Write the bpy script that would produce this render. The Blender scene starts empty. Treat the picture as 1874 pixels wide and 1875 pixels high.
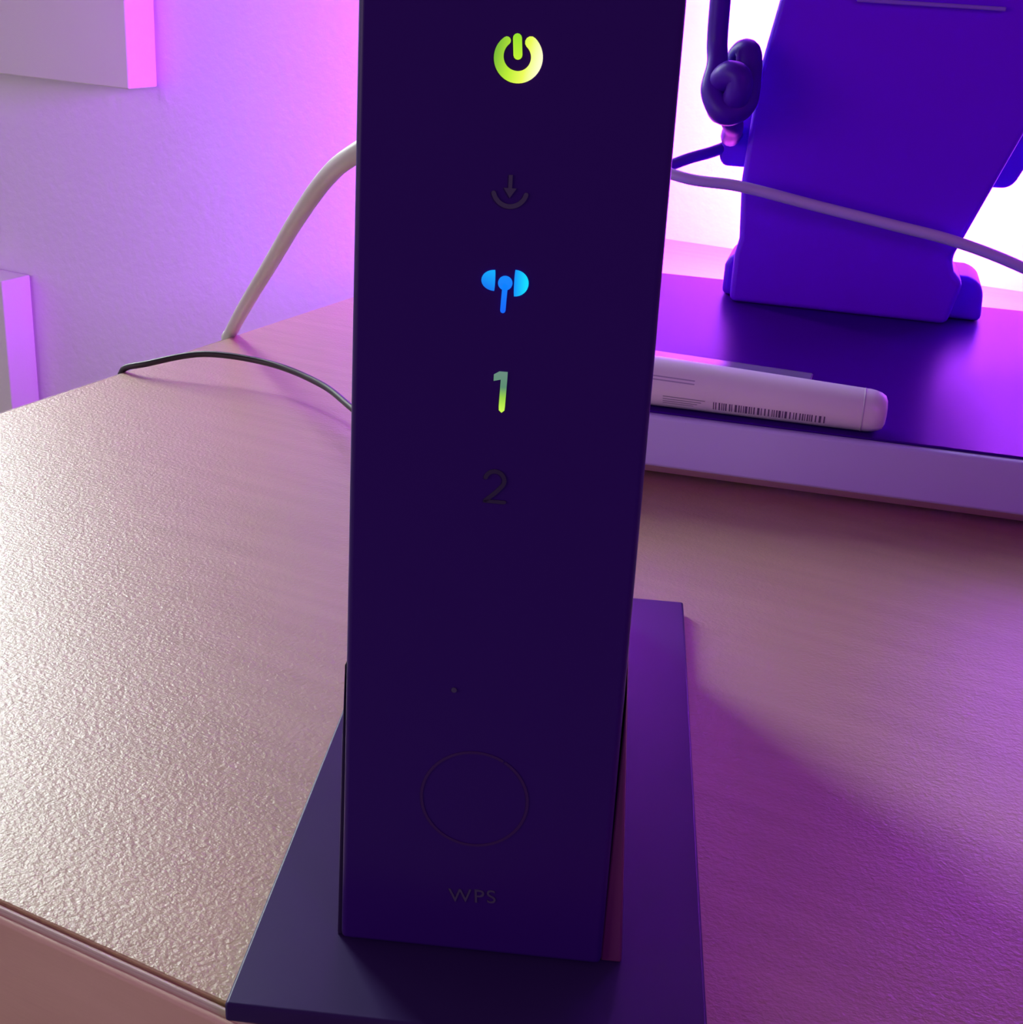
import bpy, bmesh, math, random
from mathutils import Vector, Matrix
random.seed(4)
S = bpy.context.scene
COL = S.collection
PI = math.pi

# ------------------------------------------------------------------ camera
right = Vector((0.885336, 0.461842, 0.053688))
up = Vector((-0.218302, 0.310947, 0.925017))
back = Vector((0.410517, -0.830671, 0.376113))
cd = bpy.data.cameras.new('camera')
cd.sensor_width = 36; cd.lens = 2550 / 1874 * 36
cd.clip_start = 0.01
cam = bpy.data.objects.new('camera', cd); COL.objects.link(cam)
m = Matrix.Identity(4)
for i in range(3):
    m[i][0] = right[i]; m[i][1] = up[i]; m[i][2] = back[i]
m.translation = Vector((0, 0, 0.185))
cam.matrix_world = m
S.camera = cam

# ------------------------------------------------------------------ world, exposure, added fill lights
S.view_settings.view_transform = 'Standard'
S.view_settings.look = 'None'
S.view_settings.gamma = 1
S.view_settings.use_curve_mapping = False
S.view_settings.exposure = 0
w = bpy.data.worlds.new('room_ambience'); S.world = w; w.use_nodes = True
WB = w.node_tree.nodes['Background']
WB.inputs[0].default_value = (0.70, 0.50, 0.60, 1); WB.inputs[1].default_value = 0.085

WINDOW_POWER = 20.5
LED_POWER = 1500.0
LED_COLOR = (0.41, 0.042, 1.0)

def area(name, loc, direction, sx, sy, color, watts):
    l = bpy.data.lights.new(name, 'AREA'); l.shape = 'RECTANGLE'; l.size = sx; l.size_y = sy
    l.color = color; l.energy = watts
    o = bpy.data.objects.new(name, l); COL.objects.link(o); o.location = loc
    o.rotation_euler = Vector(direction).to_track_quat('-Z', 'Y').to_euler()
    return o
# added violet fill light, high to the right, to tint stand and desk
area('violet_fill_light', (0.9, -0.35, 0.70), (-1.0, 1.0, -0.6), 0.5, 0.5, (0.60, 0.01, 1.0), 3.2)
# added fill light from behind the camera, lifts faces turned towards it
area('room_fill_light', (-1.3, -1.2, 0.35), (0.55, 1, -0.08), 1.2, 0.9, (1.0, 0.82, 0.84), 7.5)

# ------------------------------------------------------------------ helpers
def mat(name, color, rough=0.5, metal=0.0, spec=0.5, emit=None, estr=1.0, coat=0.0):
    M = bpy.data.materials.new(name); M.use_nodes = True
    b = M.node_tree.nodes['Principled BSDF']
    b.inputs['Base Color'].default_value = (*color, 1)
    b.inputs['Roughness'].default_value = rough
    b.inputs['Metallic'].default_value = metal
    b.inputs['Specular IOR Level'].default_value = spec
    b.inputs['Coat Weight'].default_value = coat
    if emit:
        b.inputs['Emission Color'].default_value = (*emit, 1)
        b.inputs['Emission Strength'].default_value = estr
    return M

def bump(M, scale, strength, dist, detail=3, stretch=(1, 1, 1), col=None, colscale=None):
    """noise relief, and optionally a slight noise variation of the colour"""
    nt = M.node_tree; b = nt.nodes['Principled BSDF']
    tc = nt.nodes.new('ShaderNodeTexCoord'); mp = nt.nodes.new('ShaderNodeMapping')
    mp.inputs['Scale'].default_value = stretch
    nt.links.new(tc.outputs['Object'], mp.inputs[0])
    n = nt.nodes.new('ShaderNodeTexNoise'); n.inputs['Scale'].default_value = scale; n.inputs['Detail'].default_value = detail
    nt.links.new(mp.outputs[0], n.inputs['Vector'])
    bp = nt.nodes.new('ShaderNodeBump'); bp.inputs['Strength'].default_value = strength; bp.inputs['Distance'].default_value = dist
    nt.links.new(n.outputs[0], bp.inputs['Height']); nt.links.new(bp.outputs[0], b.inputs['Normal'])
    if col:
        n2 = nt.nodes.new('ShaderNodeTexNoise'); n2.inputs['Scale'].default_value = colscale; n2.inputs['Detail'].default_value = 5
        mp2 = nt.nodes.new('ShaderNodeMapping'); mp2.inputs['Scale'].default_value = (.22, 2.6, 1)
        nt.links.new(tc.outputs['Object'], mp2.inputs[0]); nt.links.new(mp2.outputs[0], n2.inputs['Vector'])
        r = nt.nodes.new('ShaderNodeValToRGB')
        r.color_ramp.elements[0].position = 0.35; r.color_ramp.elements[1].position = 0.65
        r.color_ramp.elements[0].color = (*col[0], 1); r.color_ramp.elements[1].color = (*col[1], 1)
        nt.links.new(n2.outputs[0], r.inputs[0]); nt.links.new(r.outputs[0], b.inputs['Base Color'])
    return M

def link(name, bm, M, parent=None, smooth=False, bevel=0, seg=2):
    bmesh.ops.recalc_face_normals(bm, faces=bm.faces)
    me = bpy.data.meshes.new(name); bm.to_mesh(me); bm.free()
    me.materials.append(M)
    o = bpy.data.objects.new(name, me); COL.objects.link(o)
    if parent: o.parent = parent
    if smooth:
        for p in me.polygons: p.use_smooth = True
    if bevel:
        bv = o.modifiers.new('bevel', 'BEVEL'); bv.width = bevel; bv.segments = seg; bv.limit_method = 'ANGLE'; bv.angle_limit = 0.5
        for p in me.polygons: p.use_smooth = True
        wn = o.modifiers.new('wn', 'WEIGHTED_NORMAL'); wn.keep_sharp = True
    return o

def box(bm, x0, x1, y0, y1, z0, z1):
    v = [bm.verts.new(p) for p in ((x0,y0,z0),(x1,y0,z0),(x1,y1,z0),(x0,y1,z0),(x0,y0,z1),(x1,y0,z1),(x1,y1,z1),(x0,y1,z1))]
    for f in ((0,3,2,1),(4,5,6,7),(0,1,5,4),(1,2,6,5),(2,3,7,6),(3,0,4,7)):
        bm.faces.new([v[i] for i in f])
    return bm

def bx(*a): return box(bmesh.new(), *a)

def prism(pts, y0, y1, bm=None):
    """polygon in local x,z extruded along local y"""
    bm = bm or bmesh.new()
    a = [bm.verts.new((x, y0, z)) for x, z in pts]; b = [bm.verts.new((x, y1, z)) for x, z in pts]
    n = len(pts)
    bm.faces.new(a); bm.faces.new(b[::-1])
    for i in range(n):
        bm.faces.new((a[i], b[i], b[(i+1) % n], a[(i+1) % n]))
    return bm

def catmull(P, k=10):
    P = [Vector(p) for p in P]; out = []
    Q = [P[0]*2-P[1]] + P + [P[-1]*2-P[-2]]
    for i in range(1, len(Q)-2):
        for s in range(k):
            t = s / k; a, b, c, d = Q[i-1], Q[i], Q[i+1], Q[i+2]
            out.append(0.5*((2*b)+(c-a)*t+(2*a-5*b+4*c-d)*t*t+(3*b-a-3*c+d)*t**3))
    out.append(P[-1]); return out

def tube(path, r, bm=None, n=14, k=10, taper=None, smoothpath=True):
    bm = bm or bmesh.new()
    P = catmull(path, k) if smoothpath else [Vector(p) for p in path]
    T = [(P[min(i+1, len(P)-1)] - P[max(i-1, 0)]).normalized() for i in range(len(P))]
    nrm = T[0].orthogonal().normalized(); rings = []
    for i, p in enumerate(P):
        nrm = (nrm - T[i]*nrm.dot(T[i])).normalized(); bn = T[i].cross(nrm)
        rr = r if taper is None else taper(i/(len(P)-1))
        rings.append([bm.verts.new(p + (nrm*math.cos(2*PI*j/n) + bn*math.sin(2*PI*j/n))*rr) for j in range(n)])
    for a, b in zip(rings, rings[1:]):
        for j in range(n):
            bm.faces.new((a[j], a[(j+1) % n], b[(j+1) % n], b[j]))
    bm.faces.new(rings[0][::-1]); bm.faces.new(rings[-1])
    return bm

def ribbon(pts, wd, y0, y1, bm=None, caps=True):
    """flat stroke of width wd through 2-D points (x,z), with rounded ends, extruded along y"""
    n = len(pts); L = []; Rr = []
    for i, (x, z) in enumerate(pts):
        a = pts[max(i-1, 0)]; b = pts[min(i+1, n-1)]
        dx, dz = b[0]-a[0], b[1]-a[1]; l = math.hypot(dx, dz); px, pz = -dz/l, dx/l
        h = wd/2 if not callable(wd) else wd(i/(n-1))/2
        L.append((x+px*h, z+pz*h)); Rr.append((x-px*h, z-pz*h))
    def cap(c, frm, to):
        if not caps: return []
        a0 = math.atan2(frm[1]-c[1], frm[0]-c[0]); rr = math.hypot(frm[1]-c[1], frm[0]-c[0])
        return [(c[0]+rr*math.cos(a0-PI*k/6), c[1]+rr*math.sin(a0-PI*k/6)) for k in range(1, 6)]
    poly = L + cap(pts[-1], L[-1], Rr[-1]) + Rr[::-1] + cap(pts[0], Rr[0], L[0])
    return prism(poly, y0, y1, bm)

def arc(cx, cz, r, a0, a1, n=24, rz=None):
    rz = rz or r
    return [(cx + r*math.cos(math.radians(a0+(a1-a0)*i/n)), cz + rz*math.sin(math.radians(a0+(a1-a0)*i/n))) for i in range(n+1)]

def thing(name, label, cat, loc, rz=0, group=None):
    o = bpy.data.objects.new(name, None); COL.objects.link(o); o.empty_display_size = 0.02
    o.location = loc; o.rotation_euler = (0, 0, rz); o['label'] = label; o['category'] = cat
    if group: o['group'] = group
    return o
def tag(o, label, cat, group=None):
    o['label'] = label; o['category'] = cat
    if group: o['group'] = group
    return o
def struct(o): o['kind'] = 'structure'; return o

# ------------------------------------------------------------------ materials
WOOD = mat('beech_laminate', (.56, .40, .33), rough=.36, spec=.5)
bump(WOOD, 820, .6, .0004, detail=3, stretch=(.8, 1.5, 1), col=((.52, .345, .20), (.57, .385, .23)), colscale=55)
WOOD.node_tree.nodes['Mapping'].inputs['Scale'].default_value = (1, 1.15, 1)
EDGE = mat('beech_edge_band', (.60, .46, .36), rough=.45)
FRONTWOOD = mat('beech_front', (.56, .36, .30), rough=.5)
bump(FRONTWOOD, 500, .3, .0003, stretch=(.3, 1, 2), col=((.74, .47, .33), (.82, .54, .39)), colscale=60)
WALL = mat('painted_woodchip_wall', (.80, .76, .80), rough=.85)
bump(WALL, 130, .5, .0012, detail=4)
FLOOR = bump(mat('grey_carpet', (.22, .20, .21), rough=.95), 400, .4, .002)
CANVAS = bump(mat('white_canvas_cloth', (.74, .78, .62), rough=.85), 900, .3, .0004)
GLOSSBLACK = mat('black_gloss_glare_tint', (.042, .006, .17), rough=.34, spec=.3)  # indigo in the router's black face stands in for veiling lens glare
BODYBLACK = mat('router_black_plastic', (.02, .003, .10), rough=.35)
PLATE = mat('base_plate_satin', (.045, .025, .11), rough=.36, spec=.14)
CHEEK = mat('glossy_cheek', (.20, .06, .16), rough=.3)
FAINT = mat('unlit_symbol_grey', (.085, .08, .14), rough=.5)
FAINTER = mat('faint_print', (.055, .015, .12), rough=.5)
GLAREBLACK = mat('black_plastic_glare_tint', (.20, .0, 1.0), rough=.38, spec=.2)  # black plastic of the stand, lens glare put into its violet base colour
bump(GLAREBLACK, 1500, .2, .0002)
SLABTOP = mat('black_gloss_top_glare_tint', (.05, .0, .24), rough=.32, spec=.022)  # black top, its violet colour carries the glare of the LED light
SILVER = bump(mat('silver_plastic', (.62, .52, 1.0), rough=.45, metal=.0), 1500, .15, .0002)
LIPGREY = mat('grey_lower_lip', (.62, .36, .58), rough=.45)
TUBEWHITE = mat('white_tube_plastic', (.86, .76, .92), rough=.3)
PRINT = mat('dark_print', (.13, .07, .20), rough=.5)
RULER = mat('grey_plastic', (.20, .15, .27), rough=.2)
CABLEWHITE = mat('white_cable_pvc', (.62, .56, .58), rough=.4)
CORDLILAC = mat('pale_cord_pvc', (.58, .42, .85), rough=.5)
CABLEBLACK = mat('black_cable_glare_tint', (.07, .0, .42), rough=.4, spec=.25)  # black cable, violet in the colour imitates the glare around it
THINBLACK = mat('thin_black_pvc', (.03, .015, .04), rough=.45)
FRAME = mat('window_frame_white', (.7, .7, .7), rough=.4)
PANE = mat('daylit_pane', (.8, .8, .8), rough=.2, emit=(.87, 1.0, .95), estr=WINDOW_POWER)
LED = mat('led_violet', (.3, .1, .5), rough=.5, emit=LED_COLOR, estr=LED_POWER)
LEDCASE = mat('led_case', (.08, .02, .2), rough=.5)

def lit(name, stops, a, b, strength=1.0):
    """backlit symbol: hot spot of the lamp behind it runs from point a to point b (local x,z)"""
    M = bpy.data.materials.new(name); M.use_nodes = True; nt = M.node_tree
    P = nt.nodes['Principled BSDF']; P.inputs['Base Color'].default_value = (.02, .02, .02, 1)
    tc = nt.nodes.new('ShaderNodeTexCoord')
    sub = nt.nodes.new('ShaderNodeVectorMath'); sub.operation = 'SUBTRACT'; sub.inputs[1].default_value = (a[0], 0, a[1])
    d = Vector((b[0]-a[0], 0, b[1]-a[1])); L2 = d.length_squared
    dot = nt.nodes.new('ShaderNodeVectorMath'); dot.operation = 'DOT_PRODUCT'; dot.inputs[1].default_value = tuple(d/L2)
    nt.links.new(tc.outputs['Object'], sub.inputs[0]); nt.links.new(sub.outputs[0], dot.inputs[0])
    r = nt.nodes.new('ShaderNodeValToRGB')
    for i, (p, c) in enumerate(stops):
        e = r.color_ramp.elements[i] if i < 2 else r.color_ramp.elements.new(p)
        e.position = p; e.color = (*c, 1)
    nt.links.new(dot.outputs['Value'], r.inputs[0]); nt.links.new(r.outputs[0], P.inputs['Emission Color'])
    P.inputs['Emission Strength'].default_value = strength
    return M

# ------------------------------------------------------------------ the room
YW = 0.925                                   # rear wall
WX0, WX1, WZ0, WZ1 = -1.95, -1.02, 0.27, 1.30    # window opening in the rear wall
b = bmesh.new()
box(b, -2.6, WX0, YW, YW+.12, -.73, 2.0); box(b, WX1, 1.8, YW, YW+.12, -.73, 2.0)
box(b, WX0, WX1, YW, YW+.12, -.73, WZ0); box(b, WX0, WX1, YW, YW+.12, WZ1, 2.0)
struct(link('wall_back', b, WALL))
struct(link('wall_left', bx(-2.72, -2.6, -1.6, YW+.12, -.73, 2.0), WALL))
struct(link('floor', bx(-2.72, 1.8, -1.6, YW+.12, -.80, -.73), FLOOR))
win = bpy.data.objects.new('window_1', None); COL.objects.link(win); win.location = (0, 0, 0); struct(win)
b = bmesh.new(); fw = .05; y0, y1 = YW+.01, YW+.06
box(b, WX0, WX1, y0, y1, WZ0, WZ0+fw*.6); box(b, WX0, WX1, y0, y1, WZ1-fw, WZ1)
box(b, WX0, WX0+fw, y0, y1, WZ0, WZ1); box(b, WX1-fw*.6, WX1, y0, y1, WZ0, WZ1)
link('window_frame', b, FRAME, win)
link('pane', bx(WX0+.01, WX1-.01, YW+.03, YW+.04, WZ0+.01, WZ1-.01), PANE, win)

# ------------------------------------------------------------------ desk
DX0, DY0 = -0.4218, 0.1605
desk = thing('desk', 'pale beech laminate desk with straight edge bands standing against the purple-lit wall', 'desk', (0.35, 0.54, -.73))
def dl(x0, x1, y0, y1, z0, z1): return bx(x0-.35, x1-.35, y0-.54, y1-.54, z0+.73, z1+.73)
link('worktop', dl(DX0+.0012, 1.2, DY0+.0022, YW-.001, -.028, 0), WOOD, desk, bevel=.0004)
link('front_edge_band', dl(DX0, 1.2, DY0, DY0+.0016, -.028, -.0003), EDGE, desk, bevel=.0007)
link('side_edge_band', dl(DX0, DX0+.001, DY0+.002, YW-.001, -.028, -.0002), EDGE, desk, bevel=.0004)
link('front_rail', dl(DX0+.0, 1.2, DY0-.0015, DY0+.02, -.11, -.0012), FRONTWOOD, desk, bevel=.001)
for x in (DX0+.02, 1.15):
    link('side_panel', dl(x, x+.028, DY0+.03, YW-.02, -.73, -.0285), WOOD, desk)

# ------------------------------------------------------------------ canvases on the wall
def canvas(x0, x1, z0, z1, label):
    t = thing('canvas', label, 'canvas', ((x0+x1)/2, YW-.018, z0), 0, 'canvases on the wall')
    hw = (x1-x0)/2
    link('cloth', bx(-hw, hw, -.018, .0160, 0, z1-z0), CANVAS, t, bevel=.0015)
    fr = bmesh.new(); h = z1-z0
    box(fr, -hw+.003, hw-.003, .016, .0178, .003, .03); box(fr, -hw+.003, hw-.003, .016, .0178, h-.03, h-.003)
    box(fr, -hw+.003, -hw+.03, .016, .0178, .03, h-.03); box(fr, hw-.03, hw-.003, .016, .0178, 0.03, h-.03)
    link('stretcher_frame', fr, CANVAS, t)
    return t
canvas(-1.01, -.8019, .062, .255, 'plain grey canvas high on the purple-lit wall, its side edge glowing pink')
canvas(-1.22, -.9609, -.46, -.1175, 'canvas low on the wall just past the left desk edge, only its pink side showing')

# ------------------------------------------------------------------ router: local x along the face, local y into the picture
RC, DC = -.0177, .290
Dv = Vector((-.3812, .9245, 0)); Rv = Vector((.9245, .3812, 0))
router = thing('router', 'tall slim black router on a flat plate, green and blue symbols glowing on it', 'router',
               tuple(Rv*RC + Dv*DC), math.atan2(Rv.y, Rv.x))
def rl(r, d): return r-RC, d-DC                    # (R,D) -> local
HT = .232; ZP = .0042
FD = .2165-DC
def taper_prism(y0, y1, inset, z0, z1):
    lx = lambda z: -.0419 - .0013*(1-z/.18) - RC + inset
    rx = lambda z: .0064 + .0011*(1-z/.18) - RC - inset
    return prism([(lx(z0), z0), (rx(z0), z0), (rx(z1), z1), (lx(z1), z1)], y0, y1)
link('body', taper_prism(FD+.004, .372-DC, .0006, ZP, HT-.001), BODYBLACK, router, bevel=.002, seg=3)
link('front_panel', taper_prism(FD, FD+.0042, 0, ZP+.0005, HT), GLOSSBLACK, router, bevel=.0012, seg=3)
link('base_plate', bx(-.0605-RC, .0275-RC, .1964-DC, .3842-DC, 0, ZP), PLATE, router, bevel=.0007)
# cheeks of the cradle beside the foot of the body
for s in (1, -1):
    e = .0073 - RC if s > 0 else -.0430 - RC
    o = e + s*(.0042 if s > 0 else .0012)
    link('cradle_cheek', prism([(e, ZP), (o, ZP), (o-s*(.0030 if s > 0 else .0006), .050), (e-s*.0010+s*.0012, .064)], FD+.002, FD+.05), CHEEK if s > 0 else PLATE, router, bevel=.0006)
ys, ye = FD-.00025, FD+.0003
def sym(name, bm, M, label=None):
    o = link(name, bm, M, router)
    if label: o['label'] = label
    return o
X = lambda r: r-RC
G_POWER = lit('lit_power', [(0, (.13, .42, .03)), (.42, (.50, .86, .03)), (.72, (.85, .98, .10)), (1, (1.0, 1.0, .62))], (X(-.0213), .1715), (X(-.0141), .1700), 1.0)
G_BAR = lit('lit_power_bar', [(0, (.30, .75, .02)), (1, (.55, .90, .03))], (0, .173), (0, .169))
pr = sym('power_symbol', ribbon(arc(X(-.0177), .1697, .00285, 128, 410, 40, .00285), lambda t: .0012+.00055*min(1, t*2.2), ys, ye), G_POWER, 'open ring glowing green to pale yellow')
bar = link('power_bar', ribbon([(X(-.0179), .1724), (X(-.0178), .1712), (X(-.0177), .1700)], .00132, ys, ye), G_BAR, pr)
# unlit transfer symbol: arc with an arrow
tr = sym('transfer_symbol', ribbon(arc(X(-.0178), .1503, .0026, 195, 345, 20), .0007, ys, ye), FAINT, 'unlit grey arc symbol with small arrow')
link('arrow', prism([(X(-.0181), .1525), (X(-.0175), .1525), (X(-.0175), .1505), (X(-.0168), .1505), (X(-.0178), .1490), (X(-.0188), .1505), (X(-.0181), .1505)], ys, ye), FAINT, tr)
# blue wireless symbol
B_DOT = lit('lit_blue_mast', [(0, (.0, .24, 1.0)), (1, (.0, .13, .95))], (0, .1365), (0, .131))
B_L = lit('lit_blue_left_wave', [(0, (.0, .10, .85)), (1, (.0, .42, 1.0))], (X(-.0216), .134), (X(-.0200), .1375))
B_R = lit('lit_blue_right_wave', [(0, (.0, .30, 1.0)), (1, (.0, .72, 1.0))], (X(-.0163), .136), (X(-.0145), .136))
wl = bmesh.new()
prism(arc(X(-.0178), .1357, .00115, 0, 345, 20), ys, ye, wl)
ribbon([(X(-.0178), .1352), (X(-.0179), .133), (X(-.01795), .1313)], .00085, ys, ye, wl)
ws = sym('wireless_symbol', wl, B_DOT, 'glowing blue mast with round top between two waves')
def crescent(cx, cz, s, h, wdt, M):
    pts = arc(cx, cz, wdt, 90, 90+s*180, 16, h)
    inner = arc(cx, cz, wdt*.04, 90-s*180, 90, 8, h*.94)
    return link('wave', prism([(x, z) for x, z in pts] + [(x - 0*s, z) for x, z in inner[1:-1]], ys, ye), M, ws)
crescent(X(-.0195), .1360, 1, .00165, .0021, B_L)
crescent(X(-.0163), .1358, -1, .0021, .0022, B_R)
# numeral 1, half lit
N1 = lit('lit_numeral', [(0, (.13, .26, .20)), (.35, (.10, .26, .16)), (.62, (.30, .62, .06)), (1, (.60, .95, .08))], (0, .1208), (0, .1146))
b = bmesh.new()
prism([(X(-.01885), .12065), (X(-.0180), .1212), (X(-.01665), .1212), (X(-.01665), .1202), (X(-.0168), .1153), (X(-.01685), .1147), (X(-.0173), .1143), (X(-.01775), .1147), (X(-.0178), .1153), (X(-.0177), .1199), (X(-.01885), .1196)], ys, ye, b)
sym('numeral_one', b, N1, 'numeral 1 glowing yellow-green at its foot')
# numeral 2, unlit
two = arc(X(-.0178), .1024, .0016, 165, -30, 14) + [(X(-.0175), .1003), (X(-.0192), .0987)]
b = ribbon(two, .0007, ys, ye); ribbon([(X(-.0193), .0986), (X(-.0160), .0986)], .0006, ys, ye, b)
sym('numeral_two', b, mat('numeral_grey', (.045, .035, .085), rough=.5), 'unlit grey numeral 2')
sym('pinhole_mark', prism(arc(X(-.0231), .0620, .0005, 0, 330, 10), ys, ye), FAINT)
# WPS button ring and lettering
ring = bmesh.new(); ribbon(arc(X(-.0185), .0395, .0098, 60, 418, 48, .0100), .0005, ys+.0001, ye, ring, caps=False)
sym('button_ring', ring, FAINTER)
fc = bpy.data.curves.new('t', 'FONT'); fc.body = 'WPS'; fc.size = .0042; fc.extrude = .00012; fc.align_x = 'CENTER'; fc.space_character = 1.15
fo = bpy.data.objects.new('t', fc); COL.objects.link(fo)
dg = bpy.context.evaluated_depsgraph_get(); dg.update()
me = bpy.data.meshes.new_from_object(fo.evaluated_get(dg)); bpy.data.objects.remove(fo)
me.transform(Matrix.Translation((X(-.0178), FD-.00005, .0166)) @ Matrix.Rotation(math.radians(-4), 4, 'Y') @ Matrix.Rotation(PI/2, 4, 'X'))
me.materials.clear(); me.materials.append(FAINT)
lo = bpy.data.objects.new('lettering', me); COL.objects.link(lo); lo.parent = router; lo['label'] = 'faint letters WPS'
sk = bmesh.new(); tube([(X(-.012), .372-DC, .15), (X(-.012), .380-DC, .15)], .006, sk, smoothpath=False)
link('rear_socket', sk, BODYBLACK, router)

# ------------------------------------------------------------------ flat device behind: local u along its front, v into depth
SA = Vector((-.1723, .4607, 0)); du = Vector((.9723, .2339, 0)); dv = Vector((-.2339, .9723, 0))
SR = math.atan2(du.y, du.x)
ZS = .029
def slab_thing(name, label, cat, u, v, z=0, group=None):
    return thing(name, label, cat, tuple(SA + du*u + dv*v + Vector((0, 0, z))), SR, group)
dev = slab_thing('media_box', 'wide low silver media box with glossy black top tinted with violet glare, under the black stand', 'electronics', .13, .12)
u0, u1 = -.095-.13, .34-.13; v0, v1 = 0-.12, .243-.12
def vprism(pts, x0, x1):
    """polygon in local y,z extruded along x"""
    bm = bmesh.new()
    a = [bm.verts.new((x0, y, z)) for y, z in pts]; c = [bm.verts.new((x1, y, z)) for y, z in pts]; n = len(pts)
    bm.faces.new(a); bm.faces.new(c[::-1])
    for i in range(n): bm.faces.new((a[i], c[i], c[(i+1) % n], a[(i+1) % n]))
    return bm
link('silver_case', vprism([(v0-.0015, .0085), (v0-.0005, ZS-.001), (v1, ZS-.001), (v1, .0085)], u0, u1), SILVER, dev, bevel=.0015)
link('lower_lip', vprism([(v0+.006, .0040), (v0, .0085), (v1, .0085), (v1, .0040)], u0, u1), LIPGREY, dev, bevel=.0006)
for fx in (u0+.03, u1-.03):
    for fy in (v0+.03, v1-.03):
        link('rubber_foot', bx(fx-.01, fx+.01, fy-.01, fy+.01, 0, .0042), BODYBLACK, dev, bevel=.001)
link('top_panel', bx(u0+.002, u1-.002, v0+.0025, v1-.001, ZS-.0009, ZS), SLABTOP, dev, bevel=.0003)

# ------------------------------------------------------------------ tapered stand on the flat device
st = slab_thing('display_stand', 'big black display stand, tapering downwards, standing on the silver media box', 'stand', .066, .17, ZS)
q = lambda P: [(u-.066, z-ZS) for u, z in P]
col = q([(.112, .029), (.1165, .0495), (.1115, .0545), (.1095, .0605), (.1134, .0708), (.1312, .1197), (.1518, .1769), (.196, .30), (.039, .30), (.0159, .1687), (.0101, .136), (.008, .087), (.010, .060), (.0085, .052), (.0085, .029)])
link('column', prism(col, .192-.17, .228-.17), GLAREBLACK, st, bevel=.003, seg=3)
foot = q([(.0035, .0292), (.0035, .044), (.0052, .0485), (.009, .0505), (.119, .0505), (.1243, .0488), (.1275, .044), (.1285, .0292)])
link('foot', prism(foot, .205-.17, .2425-.17), GLAREBLACK, st, bevel=.003, seg=3)
br = q([(-.0042, .0890), (-.0070, .0925), (-.0056, .118), (.014, .121), (.030, .150), (.060, .29), (.20, .29), (.1450, .120), (.1375, .0995), (.1345, .0925), (.1310, .0900), (.115, .0895)])
link('rear_bracket', prism(br, .226-.17, .240-.17), GLAREBLACK, st, bevel=.002, seg=3)
link('lower_trim', bx(.050-.066, .1137-.066, .1885-.17, .1905-.17, .1700-ZS, .1718-ZS), mat('trim_glare_tint', (.30, .12, .80), rough=.3), st, bevel=.0005)  # trim tinted violet along with the stand to carry the glare

# LED bar on the back of the stand, shining at the wall
led = slab_thing('led_light_bar', 'violet LED bar behind the black stand, throwing blown-out light on the wall', 'light', .062, .292, .092)
LW, LH = .040, .075
link('housing', bx(-LW, LW, -.0515, 0, -.03, LH*1.6), LEDCASE, led)
for k in range(5):
    z = -.02 + k*.032
    link('led_strip', bx(-LW+.004, LW-.004, 0, .003, z, z+.012), LED, led)

# ------------------------------------------------------------------ white tube with barcode on the flat device
TA = math.radians(0.8)
tb = slab_thing('glue_tube', 'white plastic tube with barcode, lying along the front of the silver media box', 'tube', .0, .0105, ZS)
r0 = .0104; L0, L1 = -.105, .0845
def rad(x): return .0091 - x*.018
n = 28; bm = bmesh.new(); rings = []
stn = [(-.105, .6), (-.1045, .9), (-.103, 1)] + [(x/1000, 1) for x in range(-95, 75, 10)] + [(.0765, 1.0), (.0785, .97), (.0805, .90), (.0820, .78), (.0828, .55), (.0830, .3)]
for x, k in stn:
    R_ = rad(x); zc = R_*1.0
    rings.append([bm.verts.new((x, R_*k*1.05*math.cos(2*PI*j/n), zc + R_*k*math.sin(2*PI*j/n))) for j in range(n)])
for a, c in zip(rings, rings[1:]):
    for j in range(n): bm.faces.new((a[j], a[(j+1) % n], c[(j+1) % n], c[j]))
bm.faces.new(rings[0]); bm.faces.new(rings[-1][::-1])
tbody = link('tube_body', bm, TUBEWHITE, tb, smooth=True)
bm = bmesh.new(); rings = []
for x in (.0742, .0743, .0748, .0749):
    R_ = rad(x) * (1.012 if x in (.0743, .0748) else .99)
    rings.append([bm.verts.new((x, R_*1.05*math.cos(2*PI*j/n), rad(x) + R_*math.sin(2*PI*j/n))) for j in range(n)])
for a, c in zip(rings, rings[1:]):
    for j in range(n): bm.faces.new((a[j], a[(j+1) % n], c[(j+1) % n], c[j]))
link('cap_seam', bm, mat('seam_shade', (.62, .54, .72), rough=.4), tb, smooth=True)
def patch(bm, x0, x1, a0, a1, lift=1.006):
    """thin printed patch hugging the tube between angles a0..a1 (degrees, -180 = facing the viewer)"""
    k = 4; A = []; 
    for x in (x0, x1):
        R_ = rad(x)*lift
        A.append([bm.verts.new((x, R_*1.05*math.cos(math.radians(a0+(a1-a0)*i/k)), rad(x)+R_*math.sin(math.radians(a0+(a1-a0)*i/k)))) for i in range(k+1)])
    for i in range(k): bm.faces.new((A[0][i], A[0][i+1], A[1][i+1], A[1][i]))
bm = bmesh.new(); x = .0215
while x < .0620:
    wd = random.choice((.00030, .00045, .0008))
    patch(bm, x, x+wd, 196, 221); x += wd + random.choice((.0004, .00055, .0009))
link('barcode', bm, PRINT, tb)
bm = bmesh.new()
for a in (196, 203, 210, 217):
    patch(bm, .003, .0185 - (a-196)*.0002, a, a+2.2)
link('printed_lines', bm, mat('pale_print', (.30, .24, .38), rough=.5), tb)
patch_bm = bmesh.new()
for a in (150, 158):
    patch(patch_bm, -.002, .014, a, a+3)
link('print_mark', patch_bm, mat('light_print', (.45, .36, .58), rough=.5), tb)

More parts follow.
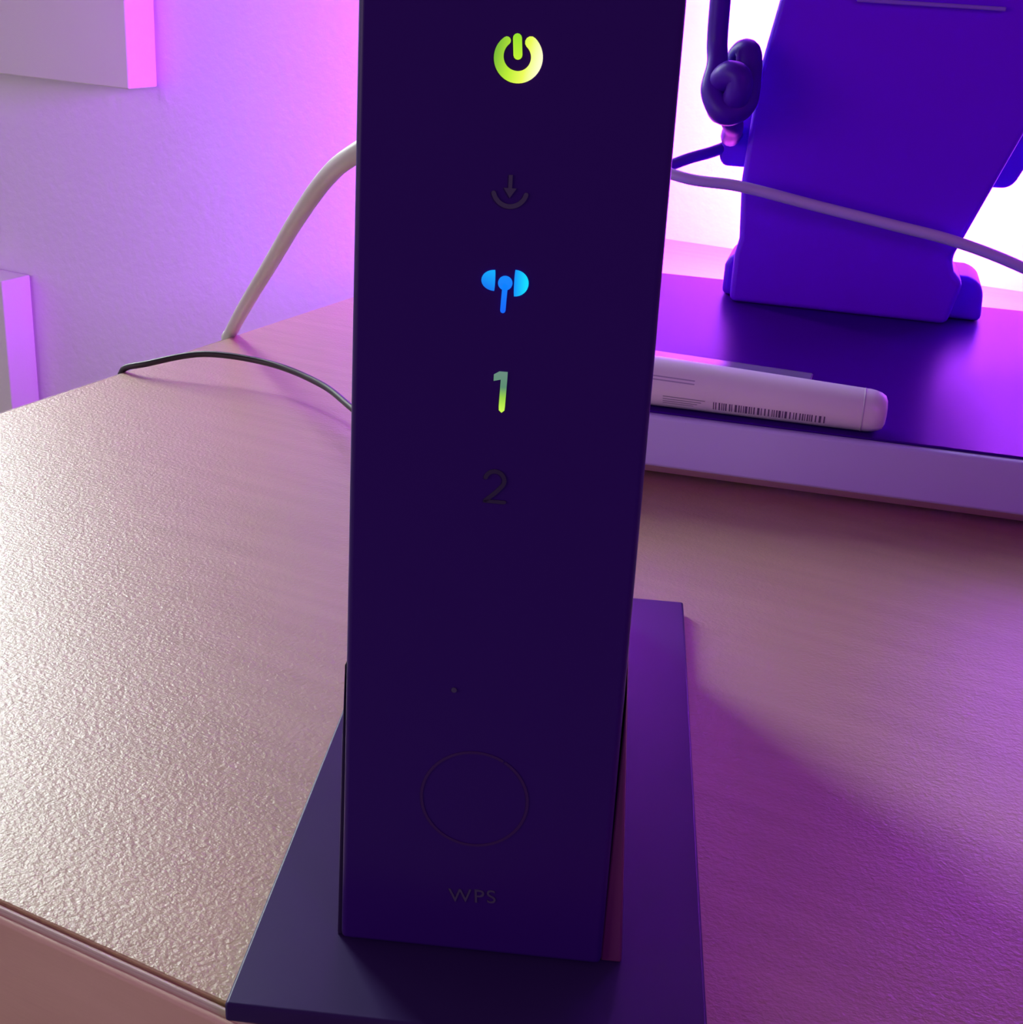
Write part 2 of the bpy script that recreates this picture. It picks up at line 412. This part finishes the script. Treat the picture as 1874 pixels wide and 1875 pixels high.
rul = slab_thing('plastic_strip', 'thin flat grey strip lying on the media box just behind the white tube', 'strip', .0, .0, ZS)
bm = bmesh.new()
P = [(-.10, .070), (.0545, .056), (.0550, .0690), (-.10, .0855)]
a = [bm.verts.new((x, y, 0)) for x, y in P]; c = [bm.verts.new((x, y, .003)) for x, y in P]
bm.faces.new(a); bm.faces.new(c)
for i in range(4): bm.faces.new((a[i], a[(i+1) % 4], c[(i+1) % 4], c[i]))
link('strip', bm, RULER, rul, bevel=.0008)

# ------------------------------------------------------------------ knotted black cable beside the stand
def uv(u, v, z): return tuple(SA + du*u + dv*v + Vector((0, 0, z)))
kn = [(-.0115, .176, .30), (-.0095, .176, .20), (-.0090, .176, .165), (-.0085, .176, .150), (-.0070, .172, .140), (-.0072, .167, .129),
      (-.0005, .163, .121), (.0070, .166, .125), (.0072, .174, .136), (.0058, .179, .1455), (.0020, .183, .1440), (-.0010, .184, .134),
      (-.0062, .181, .128), (-.0030, .172, .1205), (.0040, .162, .1280), (.0045, .160, .1360), (-.0010, .163, .1370), (-.0045, .170, .1300), (.0010, .176, .1180), (.0020, .186, .112), (.0005, .196, .108), (-.001, .212, .105), (-.001, .2255, .105)]
kc = tag(link('knotted_cable', tube([uv(*p) for p in kn], .0047, n=16, taper=lambda t: .0047 + .0012*max(0, min(1, (t-.17)*12, (.86-t)*12))), CABLEBLACK, smooth=True),
         'thick black cable hanging down and knotted at the left edge of the black stand', 'cable')
# smaller black lead leaving the bracket to the left
tag(link('black_lead', tube([uv(-.002, .233, .099), uv(-.010, .226, .0955), uv(-.028, .222, .0885), uv(-.06, .22, .070), uv(-.11, .235, .030), uv(-.15, .26, .004), uv(-.19, .30, .003)], .0028), CABLEBLACK, smooth=True),
    'short black lead running left from the foot of the black stand to behind the router', 'cable')

# pale cord crossing in front of the stand
tag(link('pale_cord', tube([(-.158, .356, .110), (-.185, .40, .118), (-.23, .50, .122), uv(-.050, .175, .0975), uv(-.018, .178, .0885), uv(.009, .180, .0865), uv(.046, .181, .0805), uv(.080, .1815, .0752), uv(.1105, .182, .0700), uv(.145, .188, .0590), uv(.20, .20, .036), uv(.28, .22, .031)], .0026, n=16), CORDLILAC, smooth=True),
    'pale lilac cord crossing in front of the black stand from behind the router', 'cable')

# thick white cable from the router over the left desk edge
tag(link('white_cable', tube([(-.1515, .357, .150), (-.175, .372, .150), (-.214, .362, .138), (-.2465, .375, .1224), (-.2748, .400, .1089), (-.3083, .430, .0870), (-.3467, .465, .0591), (-.3919, .505, .0255), (-.4180, .5290, .0058), (-.4262, .5360, -.0020), (-.4290, .5380, -.012), (-.4310, .542, -.10), (-.45, .60, -.40), (-.47, .62, -.725)], .0032, n=18), CABLEWHITE, smooth=True),
    'thick white cable rising from the left desk edge to behind the router', 'cable')
tag(link('thin_black_cable', tube([(-.45, .50, -.72), (-.435, .47, -.3), (-.4240, .456, -.04), (-.4236, .4556, -.006), (-.4230, .4555, -.0008), (-.4200, .4558, .0022), (-.4110, .4572, .0050), (-.3868, .4680, .0115), (-.3560, .4740, .0115), (-.322, .4640, .0110), (-.2950, .4480, .0095), (-.26, .425, .0080), (-.20, .40, .010), (-.160, .370, .020), (-.154, .353, .020)], .0014, n=12), THINBLACK, smooth=True),
    'thin black cable curving over the desk from its left edge to the router', 'cable')
